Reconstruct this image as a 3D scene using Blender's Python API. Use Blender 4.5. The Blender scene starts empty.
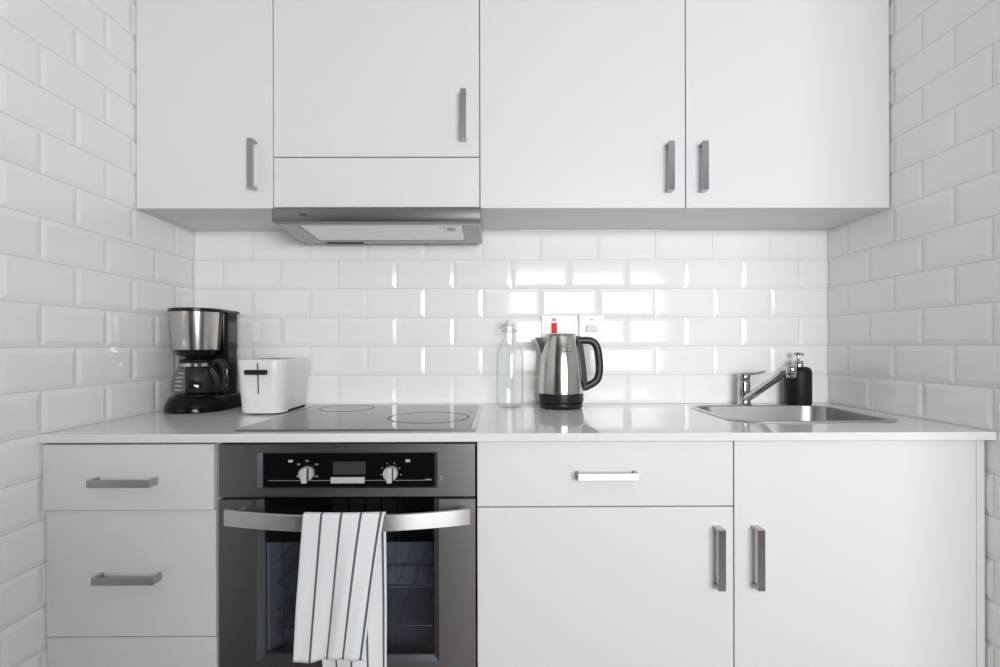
import bpy, bmesh, math, random
from mathutils import Vector, Matrix
random.seed(7)
S = bpy.context.scene
COL = S.collection
PI = math.pi
ZC = 0.9            # worktop height
XL, XR = -1.05, 1.15  # tiled side walls
# depth is measured from the tiled back wall towards the viewer: y = -depth

# ------------------------------------------------------------------ materials
def mat(name, col, rough=0.4, metal=0.0, spec=0.5, trans=0.0, ior=1.5, coat=0.0, aniso=0.0, arot=0.0, tang=None, noise=None):
    m = bpy.data.materials.new(name); m.use_nodes = True
    nt = m.node_tree; b = nt.nodes['Principled BSDF']
    b.inputs['Base Color'].default_value = (*col, 1)
    b.inputs['Roughness'].default_value = rough
    b.inputs['Metallic'].default_value = metal
    b.inputs['IOR'].default_value = ior
    b.inputs['Specular IOR Level'].default_value = spec
    b.inputs['Transmission Weight'].default_value = trans
    b.inputs['Coat Weight'].default_value = coat
    if aniso:
        b.inputs['Anisotropic'].default_value = aniso
        b.inputs['Anisotropic Rotation'].default_value = arot
        t = nt.nodes.new('ShaderNodeTangent'); t.direction_type = 'UV_MAP'; t.uv_map = tang or 'across_z'
        nt.links.new(t.outputs['Tangent'], b.inputs['Tangent'])
    if noise:   # fine brushed / mottled variation of roughness and a weak bump
        sc, vec, amt, bump = noise
        tc = nt.nodes.new('ShaderNodeTexCoord'); mp = nt.nodes.new('ShaderNodeMapping')
        mp.inputs['Scale'].default_value = vec
        nz = nt.nodes.new('ShaderNodeTexNoise'); nz.inputs['Scale'].default_value = sc; nz.inputs['Detail'].default_value = 3
        nt.links.new(tc.outputs['Object'], mp.inputs['Vector']); nt.links.new(mp.outputs['Vector'], nz.inputs['Vector'])
        mr = nt.nodes.new('ShaderNodeMapRange')
        mr.inputs['To Min'].default_value = max(0.01, rough - amt); mr.inputs['To Max'].default_value = rough + amt
        nt.links.new(nz.outputs['Fac'], mr.inputs['Value']); nt.links.new(mr.outputs['Result'], b.inputs['Roughness'])
        if bump:
            bp = nt.nodes.new('ShaderNodeBump'); bp.inputs['Strength'].default_value = bump; bp.inputs['Distance'].default_value = 0.001
            nt.links.new(nz.outputs['Fac'], bp.inputs['Height']); nt.links.new(bp.outputs['Normal'], b.inputs['Normal'])
    return m

M = {}
M['tile'] = mat('glazed_tile', (0.94, 0.94, 0.937), 0.09, noise=(3.0, (1, 1, 1), 0.03, 0.0))
M['grout'] = mat('tile_grout', (0.70, 0.69, 0.67), 0.8)
M['lacquer'] = mat('white_lacquer', (0.78, 0.785, 0.79), 0.38, noise=(6.0, (1, 1, 1), 0.03, 0.0))
M['carcass'] = mat('white_carcass', (0.76, 0.76, 0.75), 0.5, noise=(9.0, (1, 1, 1), 0.03, 0.0))
M['quartz'] = mat('white_quartz', (0.85, 0.84, 0.815), 0.045, noise=(40.0, (1, 1, 1), 0.012, 0.0))
M['nickel_h'] = mat('brushed_nickel_horizontal', (0.46, 0.445, 0.425), 0.30, 1.0, aniso=0.85, arot=0.0, tang='across_z')
M['nickel_v'] = mat('brushed_nickel_vertical', (0.46, 0.445, 0.425), 0.30, 1.0, aniso=0.85, arot=0.0, tang='across_x')
M['steel'] = mat('brushed_steel', (0.33, 0.318, 0.316), 0.38, 1.0, aniso=0.5, tang='across_z', noise=(60.0, (0.3, 1, 30), 0.03, 0.0))
M['handle_steel'] = mat('polished_handle_steel', (0.72, 0.71, 0.69), 0.28, 1.0, aniso=0.8, tang='across_z')
M['dark_bevel'] = mat('blue_grey_bevel', (0.13, 0.14, 0.16), 0.3, 0.8, noise=(30.0, (1, 1, 1), 0.04, 0.0))
M['steel_light'] = mat('satin_steel', (0.66, 0.65, 0.64), 0.32, 1.0, noise=(30.0, (0.6, 1, 40), 0.04, 0.0))
M['kettle_steel'] = mat('kettle_steel', (0.62, 0.60, 0.57), 0.17, 1.0, noise=(25.0, (40, 40, 0.6), 0.05, 0.0))
M['sink_steel'] = mat('sink_steel', (0.54, 0.53, 0.525), 0.30, 1.0, noise=(30.0, (0.6, 1, 40), 0.04, 0.0))
M['hood_body'] = mat('hood_silver_paint', (0.42, 0.42, 0.43), 0.35, 0.3, noise=(40.0, (1, 1, 1), 0.04, 0.0))
M['chrome'] = mat('chrome', (0.52, 0.52, 0.525), 0.06, 1.0)
M['filter'] = mat('aluminium_filter', (0.92, 0.915, 0.91), 0.40, 0.4, noise=(60.0, (1, 1, 1), 0.05, 0.05))
M['hood_grey'] = mat('hood_grey_paint', (0.42, 0.43, 0.44), 0.35, 0.5)
M['black'] = mat('black_plastic', (0.009, 0.009, 0.010), 0.25, spec=0.3, noise=(20.0, (1, 1, 1), 0.04, 0.0))
M['black_gloss'] = mat('black_gloss', (0.005, 0.005, 0.006), 0.12, spec=0.22, noise=(20.0, (1, 1, 1), 0.02, 0.0))
M['black_shiny'] = mat('black_shiny', (0.005, 0.005, 0.006), 0.05, spec=0.6, noise=(20.0, (1, 1, 1), 0.02, 0.0))
M['charcoal'] = mat('charcoal_plastic', (0.011, 0.0105, 0.013), 0.36, spec=0.35, noise=(50.0, (1, 1, 1), 0.04, 0.03))
M['matte_black'] = mat('matte_black', (0.007, 0.0065, 0.007), 0.5, spec=0.3, noise=(60.0, (1, 1, 1), 0.05, 0.03))
M['dark_gap'] = mat('dark_recess', (0.01, 0.01, 0.01), 0.7)
M['white_plastic'] = mat('white_plastic', (0.85, 0.85, 0.84), 0.34, noise=(20.0, (1, 1, 1), 0.03, 0.0))
M['grey_plastic'] = mat('grey_plastic', (0.55, 0.55, 0.56), 0.3)
M['silver_plastic'] = mat('silver_plastic', (0.78, 0.77, 0.76), 0.3, 0.35)
M['red'] = mat('red_rocker', (0.72, 0.03, 0.018), 0.5, spec=0.2)
M['print'] = mat('white_print', (0.75, 0.75, 0.75), 0.5)
M['print_grey'] = mat('grey_print', (0.30, 0.30, 0.32), 0.5)
M['print_dark'] = mat('dark_print', (0.03, 0.028, 0.025), 0.5)
M['pink'] = mat('pale_red_print', (0.80, 0.42, 0.42), 0.5, spec=0.2)
M['display'] = mat('grey_display', (0.05, 0.05, 0.055), 0.15)
M['ceramic_glass'] = mat('ceramic_glass', (0.012, 0.012, 0.016), 0.04, ior=1.65, noise=(15.0, (1, 1, 1), 0.015, 0.0))
M['ring'] = mat('burner_ring_print', (0.07, 0.07, 0.075), 0.5, spec=0.2)
M['glass'] = mat('clear_glass', (0.985, 0.998, 0.99), 0.0, trans=1.0, ior=1.45)
M['carafe_glass'] = mat('carafe_glass', (0.98, 0.985, 0.985), 0.0, trans=1.0, ior=1.45)
M['ceramic'] = mat('white_ceramic', (0.86, 0.86, 0.85), 0.15)
M['wire'] = mat('steel_wire', (0.62, 0.62, 0.62), 0.18, 1.0)
M['rubber'] = mat('pale_rubber', (0.65, 0.62, 0.58), 0.6)
M['enamel'] = mat('oven_enamel', (0.42, 0.435, 0.47), 0.35, noise=(50.0, (1, 1, 1), 0.05, 0.02))
M['paint'] = mat('wall_paint', (0.32, 0.31, 0.29), 0.7, noise=(40.0, (1, 1, 1), 0.05, 0.02))
M['ceil_paint'] = mat('ceiling_paint', (0.6, 0.6, 0.6), 0.8, noise=(40.0, (1, 1, 1), 0.05, 0.02))
M['light_block'] = mat('light_block_dark', (0.09, 0.085, 0.08), 0.6, noise=(40.0, (1, 1, 1), 0.05, 0.02))  # dark tone for the added partition that blocks window light
M['frame_white'] = mat('window_frame_white', (0.8, 0.8, 0.8), 0.4, noise=(20.0, (1, 1, 1), 0.04, 0.0))

def floor_material():
    m = bpy.data.materials.new('oak_floor'); m.use_nodes = True
    nt = m.node_tree; b = nt.nodes['Principled BSDF']
    tc = nt.nodes.new('ShaderNodeTexCoord'); br = nt.nodes.new('ShaderNodeTexBrick')
    br.inputs['Scale'].default_value = 1.0
    br.inputs['Brick Width'].default_value = 1.2; br.inputs['Row Height'].default_value = 0.14
    br.inputs['Mortar Size'].default_value = 0.002
    br.inputs['Color1'].default_value = (0.13, 0.105, 0.085, 1); br.inputs['Color2'].default_value = (0.17, 0.14, 0.11, 1)
    br.inputs['Mortar'].default_value = (0.06, 0.05, 0.04, 1)
    nt.links.new(tc.outputs['Object'], br.inputs['Vector']); nt.links.new(br.outputs['Color'], b.inputs['Base Color'])
    b.inputs['Roughness'].default_value = 0.4
    return m
M['floor'] = floor_material()

def oven_glass_material():
    m = bpy.data.materials.new('tinted_oven_glass'); m.use_nodes = True
    nt = m.node_tree; nt.nodes.clear()
    out = nt.nodes.new('ShaderNodeOutputMaterial'); mix = nt.nodes.new('ShaderNodeMixShader')
    tr = nt.nodes.new('ShaderNodeBsdfTransparent'); gl = nt.nodes.new('ShaderNodeBsdfGlossy'); fr = nt.nodes.new('ShaderNodeFresnel')
    tr.inputs['Color'].default_value = (0.80, 0.82, 0.86, 1); gl.inputs['Roughness'].default_value = 0.03
    fr.inputs['IOR'].default_value = 1.5
    nt.links.new(fr.outputs['Fac'], mix.inputs['Fac']); nt.links.new(tr.outputs['BSDF'], mix.inputs[1]); nt.links.new(gl.outputs['BSDF'], mix.inputs[2])
    nt.links.new(mix.outputs['Shader'], out.inputs['Surface'])
    return m
M['oven_glass'] = oven_glass_material()

def thin_glass(name, centre, edge):
    m = bpy.data.materials.new(name); m.use_nodes = True
    nt = m.node_tree; nt.nodes.clear()
    def math_(op, a, b):
        n = nt.nodes.new('ShaderNodeMath'); n.operation = op
        for k, v in enumerate((a, b)):
            if isinstance(v, (int, float)): n.inputs[k].default_value = v
            else: nt.links.new(v, n.inputs[k])
        return n.outputs[0]
    out = nt.nodes.new('ShaderNodeOutputMaterial'); mix = nt.nodes.new('ShaderNodeMixShader')
    tr = nt.nodes.new('ShaderNodeBsdfTransparent'); gl = nt.nodes.new('ShaderNodeBsdfGlossy')
    lw = nt.nodes.new('ShaderNodeLayerWeight'); lw.inputs['Blend'].default_value = 0.5
    f = lw.outputs['Facing']
    fac = math_('ADD', math_('MULTIPLY', math_('POWER', f, 5.0), 0.55), 0.035)
    cm = nt.nodes.new('ShaderNodeMix'); cm.data_type = 'RGBA'
    cm.inputs[6].default_value = (*centre, 1); cm.inputs[7].default_value = (*edge, 1)
    nt.links.new(math_('POWER', f, 6.0), cm.inputs[0]); nt.links.new(cm.outputs[2], tr.inputs['Color'])
    gl.inputs['Roughness'].default_value = 0.02
    nt.links.new(fac, mix.inputs['Fac']); nt.links.new(tr.outputs['BSDF'], mix.inputs[1]); nt.links.new(gl.outputs['BSDF'], mix.inputs[2])
    nt.links.new(mix.outputs['Shader'], out.inputs['Surface'])
    return m
M['glass'] = thin_glass('clear_bottle_glass', (0.992, 0.998, 0.995), (0.36, 0.41, 0.385))
M['carafe_glass'] = thin_glass('carafe_jug_glass', (0.95, 0.95, 0.95), (0.55, 0.55, 0.56))

def towel_material(stripes, w, total):
    m = bpy.data.materials.new('striped_cotton'); m.use_nodes = True
    nt = m.node_tree; b = nt.nodes['Principled BSDF']; b.inputs['Roughness'].default_value = 0.9
    b.inputs['Sheen Weight'].default_value = 0.2
    uv = nt.nodes.new('ShaderNodeUVMap'); uv.uv_map = 'UVMap'
    sp = nt.nodes.new('ShaderNodeSeparateXYZ'); nt.links.new(uv.outputs['UV'], sp.inputs['Vector'])
    acc = None
    for s in stripes:
        d = nt.nodes.new('ShaderNodeMath'); d.operation = 'COMPARE'
        d.inputs[1].default_value = s; d.inputs[2].default_value = w
        nt.links.new(sp.outputs['X'], d.inputs[0])
        if acc is None: acc = d
        else:
            a = nt.nodes.new('ShaderNodeMath'); a.operation = 'MAXIMUM'
            nt.links.new(acc.outputs[0], a.inputs[0]); nt.links.new(d.outputs[0], a.inputs[1]); acc = a
    mx = nt.nodes.new('ShaderNodeMix'); mx.data_type = 'RGBA'
    mx.inputs[6].default_value = (0.83, 0.83, 0.84, 1); mx.inputs[7].default_value = (0.10, 0.115, 0.16, 1)
    nt.links.new(acc.outputs[0], mx.inputs[0]); nt.links.new(mx.outputs[2], b.inputs['Base Color'])
    nz = nt.nodes.new('ShaderNodeTexNoise'); nz.inputs['Scale'].default_value = 260
    bp = nt.nodes.new('ShaderNodeBump'); bp.inputs['Strength'].default_value = 0.15; bp.inputs['Distance'].default_value = 0.001
    tc = nt.nodes.new('ShaderNodeTexCoord'); nt.links.new(tc.outputs['Object'], nz.inputs['Vector'])
    nt.links.new(nz.outputs['Fac'], bp.inputs['Height']); nt.links.new(bp.outputs['Normal'], b.inputs['Normal'])
    return m

BRUSHED = [M[k] for k in ('nickel_h', 'nickel_v', 'steel', 'handle_steel')]
# ------------------------------------------------------------------ mesh helpers
def obj(name, bm, material, parent=None, smooth=None, recalc=True):
    if recalc: bmesh.ops.recalc_face_normals(bm, faces=bm.faces[:])
    root = parent
    while root is not None and root.parent is not None: root = root.parent
    if root is not None:
        bmesh.ops.translate(bm, verts=bm.verts[:], vec=-root.location)
    me = bpy.data.meshes.new(name); bm.to_mesh(me); bm.free()
    ml = material if isinstance(material, (list, tuple)) else [material]
    if any(m in BRUSHED for m in ml):      # directions of the brushed finish
        for nm, w in (('across_z', lambda c: (c.z + c.y, c.x + .02 * c.y)), ('across_x', lambda c: (c.x + c.y, c.z + .02 * c.y))):
            uv = me.uv_layers.new(name=nm)
            for lp in me.loops:
                c = me.vertices[lp.vertex_index].co; uv.data[lp.index].uv = w(c)
    for mt in (material if isinstance(material, (list, tuple)) else [material]): me.materials.append(mt)
    if smooth is not None:
        for p in me.polygons: p.use_smooth = True
        me.set_sharp_from_angle(angle=math.radians(smooth))
    o = bpy.data.objects.new(name, me); COL.objects.link(o)
    if parent is not None: o.parent = parent
    return o

def tag(o, label, cat, group=None):
    o['label'] = label; o['category'] = cat
    if group: o['group'] = group
    return o
def thing(name, label, cat, loc, group=None):
    o = bpy.data.objects.new(name, None); COL.objects.link(o); o.location = loc
    o.empty_display_size = 0.05
    return tag(o, label, cat, group)
def struct(name, bm, m, **k):
    o = obj(name, bm, m, **k); o['kind'] = 'structure'; return o

def box(bm, x0, x1, d0, d1, z0, z1, bev=0.0, seg=2):
    """axis-aligned box; d0 < d1 are depths from the back wall"""
    r = bmesh.ops.create_cube(bm, size=1.0); vs = r['verts']
    bmesh.ops.scale(bm, verts=vs, vec=(x1 - x0, d1 - d0, z1 - z0))
    bmesh.ops.translate(bm, verts=vs, vec=((x0 + x1) / 2, -(d0 + d1) / 2, (z0 + z1) / 2))
    if bev:
        es = {e for v in vs for e in v.link_edges}
        bmesh.ops.bevel(bm, geom=list(es), offset=bev, segments=seg, affect='EDGES', profile=0.5)
    return bm
def boxm(*a, **k): return box(bmesh.new(), *a, **k)

def lathe(bm, prof, c=(0, 0, 0), n=48, cap0=False, cap1=False, a0=0.0, a1=2 * PI):
    full = abs(a1 - a0 - 2 * PI) < 1e-6
    rings = []
    for r, z in prof:
        if r < 1e-6:
            rings.append([bm.verts.new((c[0], c[1], c[2] + z))]); continue
        k = n if full else n + 1
        rings.append([bm.verts.new((c[0] + r * math.cos(a0 + (a1 - a0) * i / n), c[1] + r * math.sin(a0 + (a1 - a0) * i / n), c[2] + z)) for i in range(k)])
    for A, B in zip(rings, rings[1:]):
        if len(A) == 1 and len(B) == 1: continue
        k = n
        for i in range(k):
            j = (i + 1) % len(B if len(A) == 1 else A)
            if len(A) == 1: bm.faces.new((A[0], B[i], B[j]))
            elif len(B) == 1: bm.faces.new((A[i], B[0], A[j]))
            else: bm.faces.new((A[i], A[j], B[j], B[i]))
    if cap0 and len(rings[0]) > 2: bm.faces.new(rings[0])
    if cap1 and len(rings[-1]) > 2: bm.faces.new(rings[-1])
    return bm

def rrect(cx, cy, hx, hy, r, z, n=8):
    r = min(r, hx - 1e-4, hy - 1e-4); pts = []
    for qx, qy, a in ((1, 1, 0), (-1, 1, PI / 2), (-1, -1, PI), (1, -1, 1.5 * PI)):
        for i in range(n + 1):
            t = a + PI / 2 * i / n
            pts.append((cx + qx * (hx - r) + r * math.cos(t), cy + qy * (hy - r) + r * math.sin(t), z))
    return pts
def loft(bm, rings, cap0=True, cap1=True, closed=False):
    R = [[bm.verts.new(p) for p in ring] for ring in rings]
    pairs = list(zip(R, R[1:])) + ([(R[-1], R[0])] if closed else [])
    for A, B in pairs:
        for i in range(len(A)):
            j = (i + 1) % len(A); bm.faces.new((A[i], A[j], B[j], B[i]))
    if not closed:
        if cap0: bm.faces.new(R[0])
        if cap1: bm.faces.new(R[-1])
    return bm

def sweep(bm, pts, w, h=None, n=12, up=(0, 0, 1), sq=None, closed=False):
    """tube of elliptical (or rounded-square) section along pts; w, h half sizes, number or list"""
    pts = [Vector(p) for p in pts]; up = Vector(up); rings = []
    N = len(pts)
    for i, p in enumerate(pts):
        if closed: t = (pts[(i + 1) % N] - pts[i - 1]).normalized()
        else: t = (pts[min(i + 1, N - 1)] - pts[max(i - 1, 0)]).normalized()
        a = t.cross(up)
        a = a.normalized() if a.length > 1e-4 else t.cross(Vector((1, 0.1, 0))).normalized()
        b = a.cross(t).normalized()
        ww = w[i] if isinstance(w, (list, tuple)) else w
        hh = ww if h is None else (h[i] if isinstance(h, (list, tuple)) else h)
        ring = []
        for k in range(n):
            th = 2 * PI * (k + 0.5) / n; cx, sx = math.cos(th), math.sin(th)
            if sq: cx = math.copysign(abs(cx) ** sq, cx); sx = math.copysign(abs(sx) ** sq, sx)
            ring.append(p + a * (ww * cx) + b * (hh * sx))
        rings.append(ring)
    return loft(bm, rings, closed=closed)

def spline(pts, n=8):
    """Catmull-Rom through pts"""
    P = [Vector(p) for p in pts]; P = [2 * P[0] - P[1]] + P + [2 * P[-1] - P[-2]]; out = []
    for i in range(1, len(P) - 2):
        for k in range(n):
            t = k / n
            out.append(0.5 * ((2 * P[i]) + (P[i + 1] - P[i - 1]) * t + (2 * P[i - 1] - 5 * P[i] + 4 * P[i + 1] - P[i + 2]) * t * t + (3 * P[i] - P[i - 1] - 3 * P[i + 1] + P[i + 2]) * t ** 3))
    out.append(P[-2]); return out

def extrude_poly(bm, pts, vec, bev=0.0):
    """closed prism from a planar polygon"""
    vs = [bm.verts.new(p) for p in pts]; f = bm.faces.new(vs)
    r = bmesh.ops.extrude_face_region(bm, geom=[f])
    nv = [g for g in r['geom'] if isinstance(g, bmesh.types.BMVert)]
    bmesh.ops.translate(bm, verts=nv, vec=vec)
    if bev:
        es = {e for v in vs + nv for e in v.link_edges}
        bmesh.ops.bevel(bm, geom=list(es), offset=bev, segments=2, affect='EDGES', profile=0.5)
    return bm

# ------------------------------------------------------------------ room shell
def tile_wall(name, O, U, V, N, width, height, tw=0.2, th=0.1, phase=0, back=0.12):
    """running-bond bevelled tiles as one relief surface. O: lower left corner on the tile face."""
    O, U, V, N = map(Vector, (O, U, V, N))
    bm = bmesh.new(); g, b = 0.0010, 0.0150; lt, lg = -0.0025, -0.0031
    P = lambda u, v, n: bm.verts.new(O + U * u + V * v + N * n)
    rows = int(round(height / th))
    for r in range(rows):
        v0, v1 = r * th, (r + 1) * th
        # rows counted from the worktop (row 9); every second row starts with a half tile
        off = tw / 2 if (r - 9) % 2 == phase else 0.0
        us = [0.0] + ([off] if off else [])
        while us[-1] + tw < width - 1e-6: us.append(us[-1] + tw)
        us.append(width)
        for u0, u1 in zip(us, us[1:]):
            um = (u0 + u1) / 2
            bl = 0.0012 if (u1 - u0 < tw * 0.9 and u0 == 0.0) else b
            br_ = 0.0012 if (u1 - u0 < tw * 0.9 and u1 == width) else b
            o = [P(u0, v0, lg), P(um, v0, lg), P(u1, v0, lg), P(u1, v1, lg), P(um, v1, lg), P(u0, v1, lg)]
            dj = random.uniform(-0.0003, 0.0003)
            e = [P(u0 + g, v0 + g, lt), P(u1 - g, v0 + g, lt), P(u1 - g, v1 - g, lt), P(u0 + g, v1 - g, lt)]
            ta, tb = random.gauss(0, 0.0022), random.gauss(0, 0.0022)
            i = []
            for uu, vv in ((u0 + bl, v0 + b), (u1 - br_, v0 + b), (u1 - br_, v1 - b), (u0 + bl, v1 - b)):
                i.append(P(uu, vv, (uu - um) * ta + (vv - (v0 + v1) / 2) * tb))
            for f in ((o[0], o[1], o[2], e[1], e[0]), (o[2], o[3], e[2], e[1]), (o[3], o[4], o[5], e[3], e[2]), (o[5], o[0], e[0], e[3])):
                bm.faces.new(f).material_index = 1
            for a, c in ((0, 1), (1, 2), (2, 3), (3, 0)):
                bm.faces.new((e[a], e[c], i[c], i[a])).material_index = 0
            bm.faces.new(i).material_index = 0
    bmesh.ops.remove_doubles(bm, verts=bm.verts[:], dist=1e-5)
    # solid slab behind the tiles
    bmesh.ops.recalc_face_normals(bm, faces=bm.faces[:])
    be = [e for e in bm.edges if e.is_boundary]
    r = bmesh.ops.extrude_edge_only(bm, edges=be)
    nv = [v for v in r['geom'] if isinstance(v, bmesh.types.BMVert)]
    bmesh.ops.translate(bm, verts=nv, vec=-N * back)
    for f in {f for v in nv for f in v.link_faces}: f.material_index = 1
    ne = [e for e in r['geom'] if isinstance(e, bmesh.types.BMEdge) and e.is_boundary]
    fc = bmesh.ops.contextual_create(bm, geom=ne)
    for f in fc.get('faces', []): f.material_index = 1
    return struct(name, bm, [M['tile'], M['grout']])

H = 2.6
LW, RW = 1.6, 1.4     # how far the tiled side walls come forward
tile_wall('wall_back', (XL, 0, 0), (1, 0, 0), (0, 0, 1), (0, -1, 0), XR - XL, H)
tile_wall('wall_left', (XL, 0, 0), (0, -1, 0), (0, 0, 1), (1, 0, 0), LW, H, phase=1)
tile_wall('wall_right', (XR, 0, 0), (0, -1, 0), (0, 0, 1), (-1, 0, 0), RW, H, phase=1)
struct('trim_2', boxm(XL - .0045, XL + .0012, -.0045, .0012, 0, H), M['grout'])
struct('trim_3', boxm(XR - .0012, XR + .0045, -.0045, .0012, 0, H), M['grout'])
RX0, RX1, RD = -2.4, 3.2, 3.7       # the room the kitchenette opens into
struct('floor', boxm(RX0, RX1, -0.12, RD + 0.12, -0.1, 0.0), M['floor'])
struct('ceiling', boxm(RX0, RX1, -0.12, RD + 0.12, H, H + 0.1), M['ceil_paint'])
# room walls beyond the niche
struct('wall_front_left', boxm(RX0, XL - 0.121, LW - 0.12, LW, 0, H), M['paint'])
struct('wall_front_right', boxm(XR + 0.121, RX1, RW - 0.12, RW, 0, H), M['paint'])
struct('wall_side_left', boxm(RX0 - 0.1, RX0, LW - 0.12, RD + 0.12, 0, H), M['paint'])
struct('wall_side_right', boxm(RX1, RX1 + 0.1, RW - 0.12, RD + 0.12, 0, H), M['paint'])
struct('unseen_light_block', boxm(XL + .001, -.05, 2.20, 2.30, 0, 1.22, bev=.004), M['light_block'])  # unseen low partition, added to shade the lower left units
# rear wall with the window opening
WX0, WX1, WZ0, WZ1 = 0.12, 1.80, 0.78, 1.90
bm = bmesh.new()
outer = [(RX0, 0), (RX1, 0), (RX1, H), (RX0, H)]; inner = [(WX0, WZ0), (WX1, WZ0), (WX1, WZ1), (WX0, WZ1)]
def frame_prism(bm, outer, inner, d0, d1):
    n = len(outer)
    rings = []
    for d in (d0, d1):
        rings.append([bm.verts.new((x, -d, z)) for x, z in outer]); rings.append([bm.verts.new((x, -d, z)) for x, z in inner])
    o0, i0, o1, i1 = rings
    for k in range(n):
        j = (k + 1) % n
        bm.faces.new((o0[k], o0[j], i0[j], i0[k])); bm.faces.new((o1[k], i1[k], i1[j], o1[j]))
        bm.faces.new((o0[k], o1[k], o1[j], o0[j])); bm.faces.new((i0[k], i0[j], i1[j], i1[k]))
    return bm
struct('wall_rear', frame_prism(bm, outer, inner, RD, RD + 0.12), M['paint'])
bm = frame_prism(bmesh.new(), [(WX0, WZ0), (WX1, WZ0), (WX1, WZ1), (WX0, WZ1)],
                 [(WX0 + .05, WZ0 + .05), (WX1 - .05, WZ0 + .05), (WX1 - .05, WZ1 - .05), (WX0 + .05, WZ1 - .05)], RD + 0.04, RD + 0.09)
win = struct('window_1', bm, M['frame_white'])
mull = obj('mullion', boxm((WX0 + WX1) / 2 - .03, (WX0 + WX1) / 2 + .03, RD + .045, RD + .085, WZ0 + .05, WZ1 - .05), M['frame_white'], win)

# ------------------------------------------------------------------ cabinets
def carcass(x0, x1, d0, d1, z0, z1, t=0.018, side='front'):
    """one-piece open box: the front (or top) face is inset and pushed in"""
    bm = boxm(x0, x1, d0, d1, z0, z1)
    bm.faces.ensure_lookup_table()
    want = Vector((0, -1, 0)) if side == 'front' else Vector((0, 0, 1))
    bm.normal_update()
    f = max(bm.faces, key=lambda f: f.normal.dot(want))
    bmesh.ops.inset_region(bm, faces=[f], thickness=t, depth=0)
    depth = (d1 - d0 - t) if side == 'front' else (z1 - z0 - t)
    r = bmesh.ops.extrude_face_region(bm, geom=[f])
    nv = [g for g in r['geom'] if isinstance(g, bmesh.types.BMVert)]
    bmesh.ops.translate(bm, verts=nv, vec=-want * depth)
    if f.is_valid: bmesh.ops.delete(bm, geom=[f], context='FACES_ONLY')
    return bm

HW, HT, HO, HLEN = 0.0170, 0.0065, 0.033, 0.140
def bar_handle(parent, cx, cz, dface, vertical):
    """square-cornered bow handle: bar with two legs, in front of the face at depth dface"""
    L, W, T, O_ = HLEN, HW, HT, HO
    prof = [(-L / 2, 0), (-L / 2, O_), (L / 2, O_), (L / 2, 0), (L / 2 - T, 0), (L / 2 - T, O_ - T), (-L / 2 + T, O_ - T), (-L / 2 + T, 0)]
    bm = bmesh.new()
    if vertical: pts = [(cx - W / 2, -(dface + o), cz + l) for l, o in prof]; vec = (W, 0, 0)
    else: pts = [(cx + l, -(dface + o), cz - W / 2) for l, o in prof]; vec = (0, 0, W)
    extrude_poly(bm, pts, vec, bev=0.0007)
    return obj('handle', bm, M['nickel_v' if vertical else 'nickel_h'], parent)

UD = 0.290          # face of the wall cabinet doors
UB = UD - 0.019
UZ, UT = ZC + 0.602, ZC + 1.32
def front(name, parent, x0, x1, z0, z1, dface, t=0.018, m='lacquer'):
    return obj(name, boxm(x0, x1, dface - t, dface, z0, z1, bev=0.0012), M[m], parent)

def wall_cab(x0, x1, label, doors, group='white wall cabinets'):
    t = thing('wall_cabinet', label, 'cabinet', ((x0 + x1) / 2, -0.14, UZ), group)
    obj('body', carcass(x0, x1, 0.0015, UB, UZ + .001, UT), M['carcass'], t)
    for nm, a, b, z0, z1, hx, hz in doors:
        d = front(nm, t, a, b, z0, z1, UD)
        if hx is not None: bar_handle(d, hx, hz, UD, True)
    return t
G = 0.0015
wall_cab(XL + .002, -.65, 'narrow white wall cabinet against the left tiled wall, above the coffee maker',
         [('door', XL + .004, -.65 - G, UZ, UT, -.7035, ZC + .7245)])
wall_cab(-.65, -.05, 'white wall cabinet with a door over a fixed flap, directly above the steel range hood',
         [('door', -.65 + G, -.05 - G, UZ + .150, UT, -.0965, ZC + .865), ('flap', -.65 + G, -.05 - G, UZ + .003, UZ + .147, None, None)])
wall_cab(-.05, .55, 'white wall cabinet directly above the kettle, its handle on its right edge',
         [('door', -.05 + G, .55 - G, UZ, UT, .4995, ZC + .716)])
wall_cab(.55, XR - .002, 'white wall cabinet against the right tiled wall, above the sink',
         [('door', .55 + G, XR - .004, UZ, UT, .5965, ZC + .716)])

# --- range hood
HZ0, HZ1 = ZC + .556, ZC + .6005
t = thing('range_hood', 'slim stainless steel range hood under the wall cabinets above the cooktop', 'range hood', (-.35, -.15, HZ0))
bm = bmesh.new()      # tray: side profile extruded across, with a recess for the filter
hx0, hx1 = -.6485, -.0515
FX0, FX1, FD0, FD1 = -.588, -.103, .085, .268
zb, zf = ZC + .5475, ZC + .5575      # underside at the back / front
zu = lambda d: zb + (zf - zb) * (d - .045) / (.278 - .045)
V = lambda x, d, z: bm.verts.new((x, -d, z))
ob = [V(hx0, .045, zu(.045)), V(hx1, .045, zu(.045)), V(hx1, .278, zu(.278)), V(hx0, .278, zu(.278))]
ib = [V(FX0, FD0, zu(FD0)), V(FX1, FD0, zu(FD0)), V(FX1, FD1, zu(FD1)), V(FX0, FD1, zu(FD1))]
ir = [V(FX0, FD0, zu(FD0) + .008), V(FX1, FD0, zu(FD0) + .008), V(FX1, FD1, zu(FD1) + .008), V(FX0, FD1, zu(FD1) + .008)]
ot = [V(hx0, .045, HZ1), V(hx1, .045, HZ1), V(hx1, .278, HZ1), V(hx0, .278, HZ1)]
for k in range(4):
    j = (k + 1) % 4
    bm.faces.new((ob[k], ob[j], ib[j], ib[k])); bm.faces.new((ib[k], ib[j], ir[j], ir[k])); bm.faces.new((ob[k], ot[k], ot[j], ob[j]))
bm.faces.new(ir); bm.faces.new(ot)
obj('body', bm, M['hood_body'], t)
bm = bmesh.new()      # rounded front visor
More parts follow.
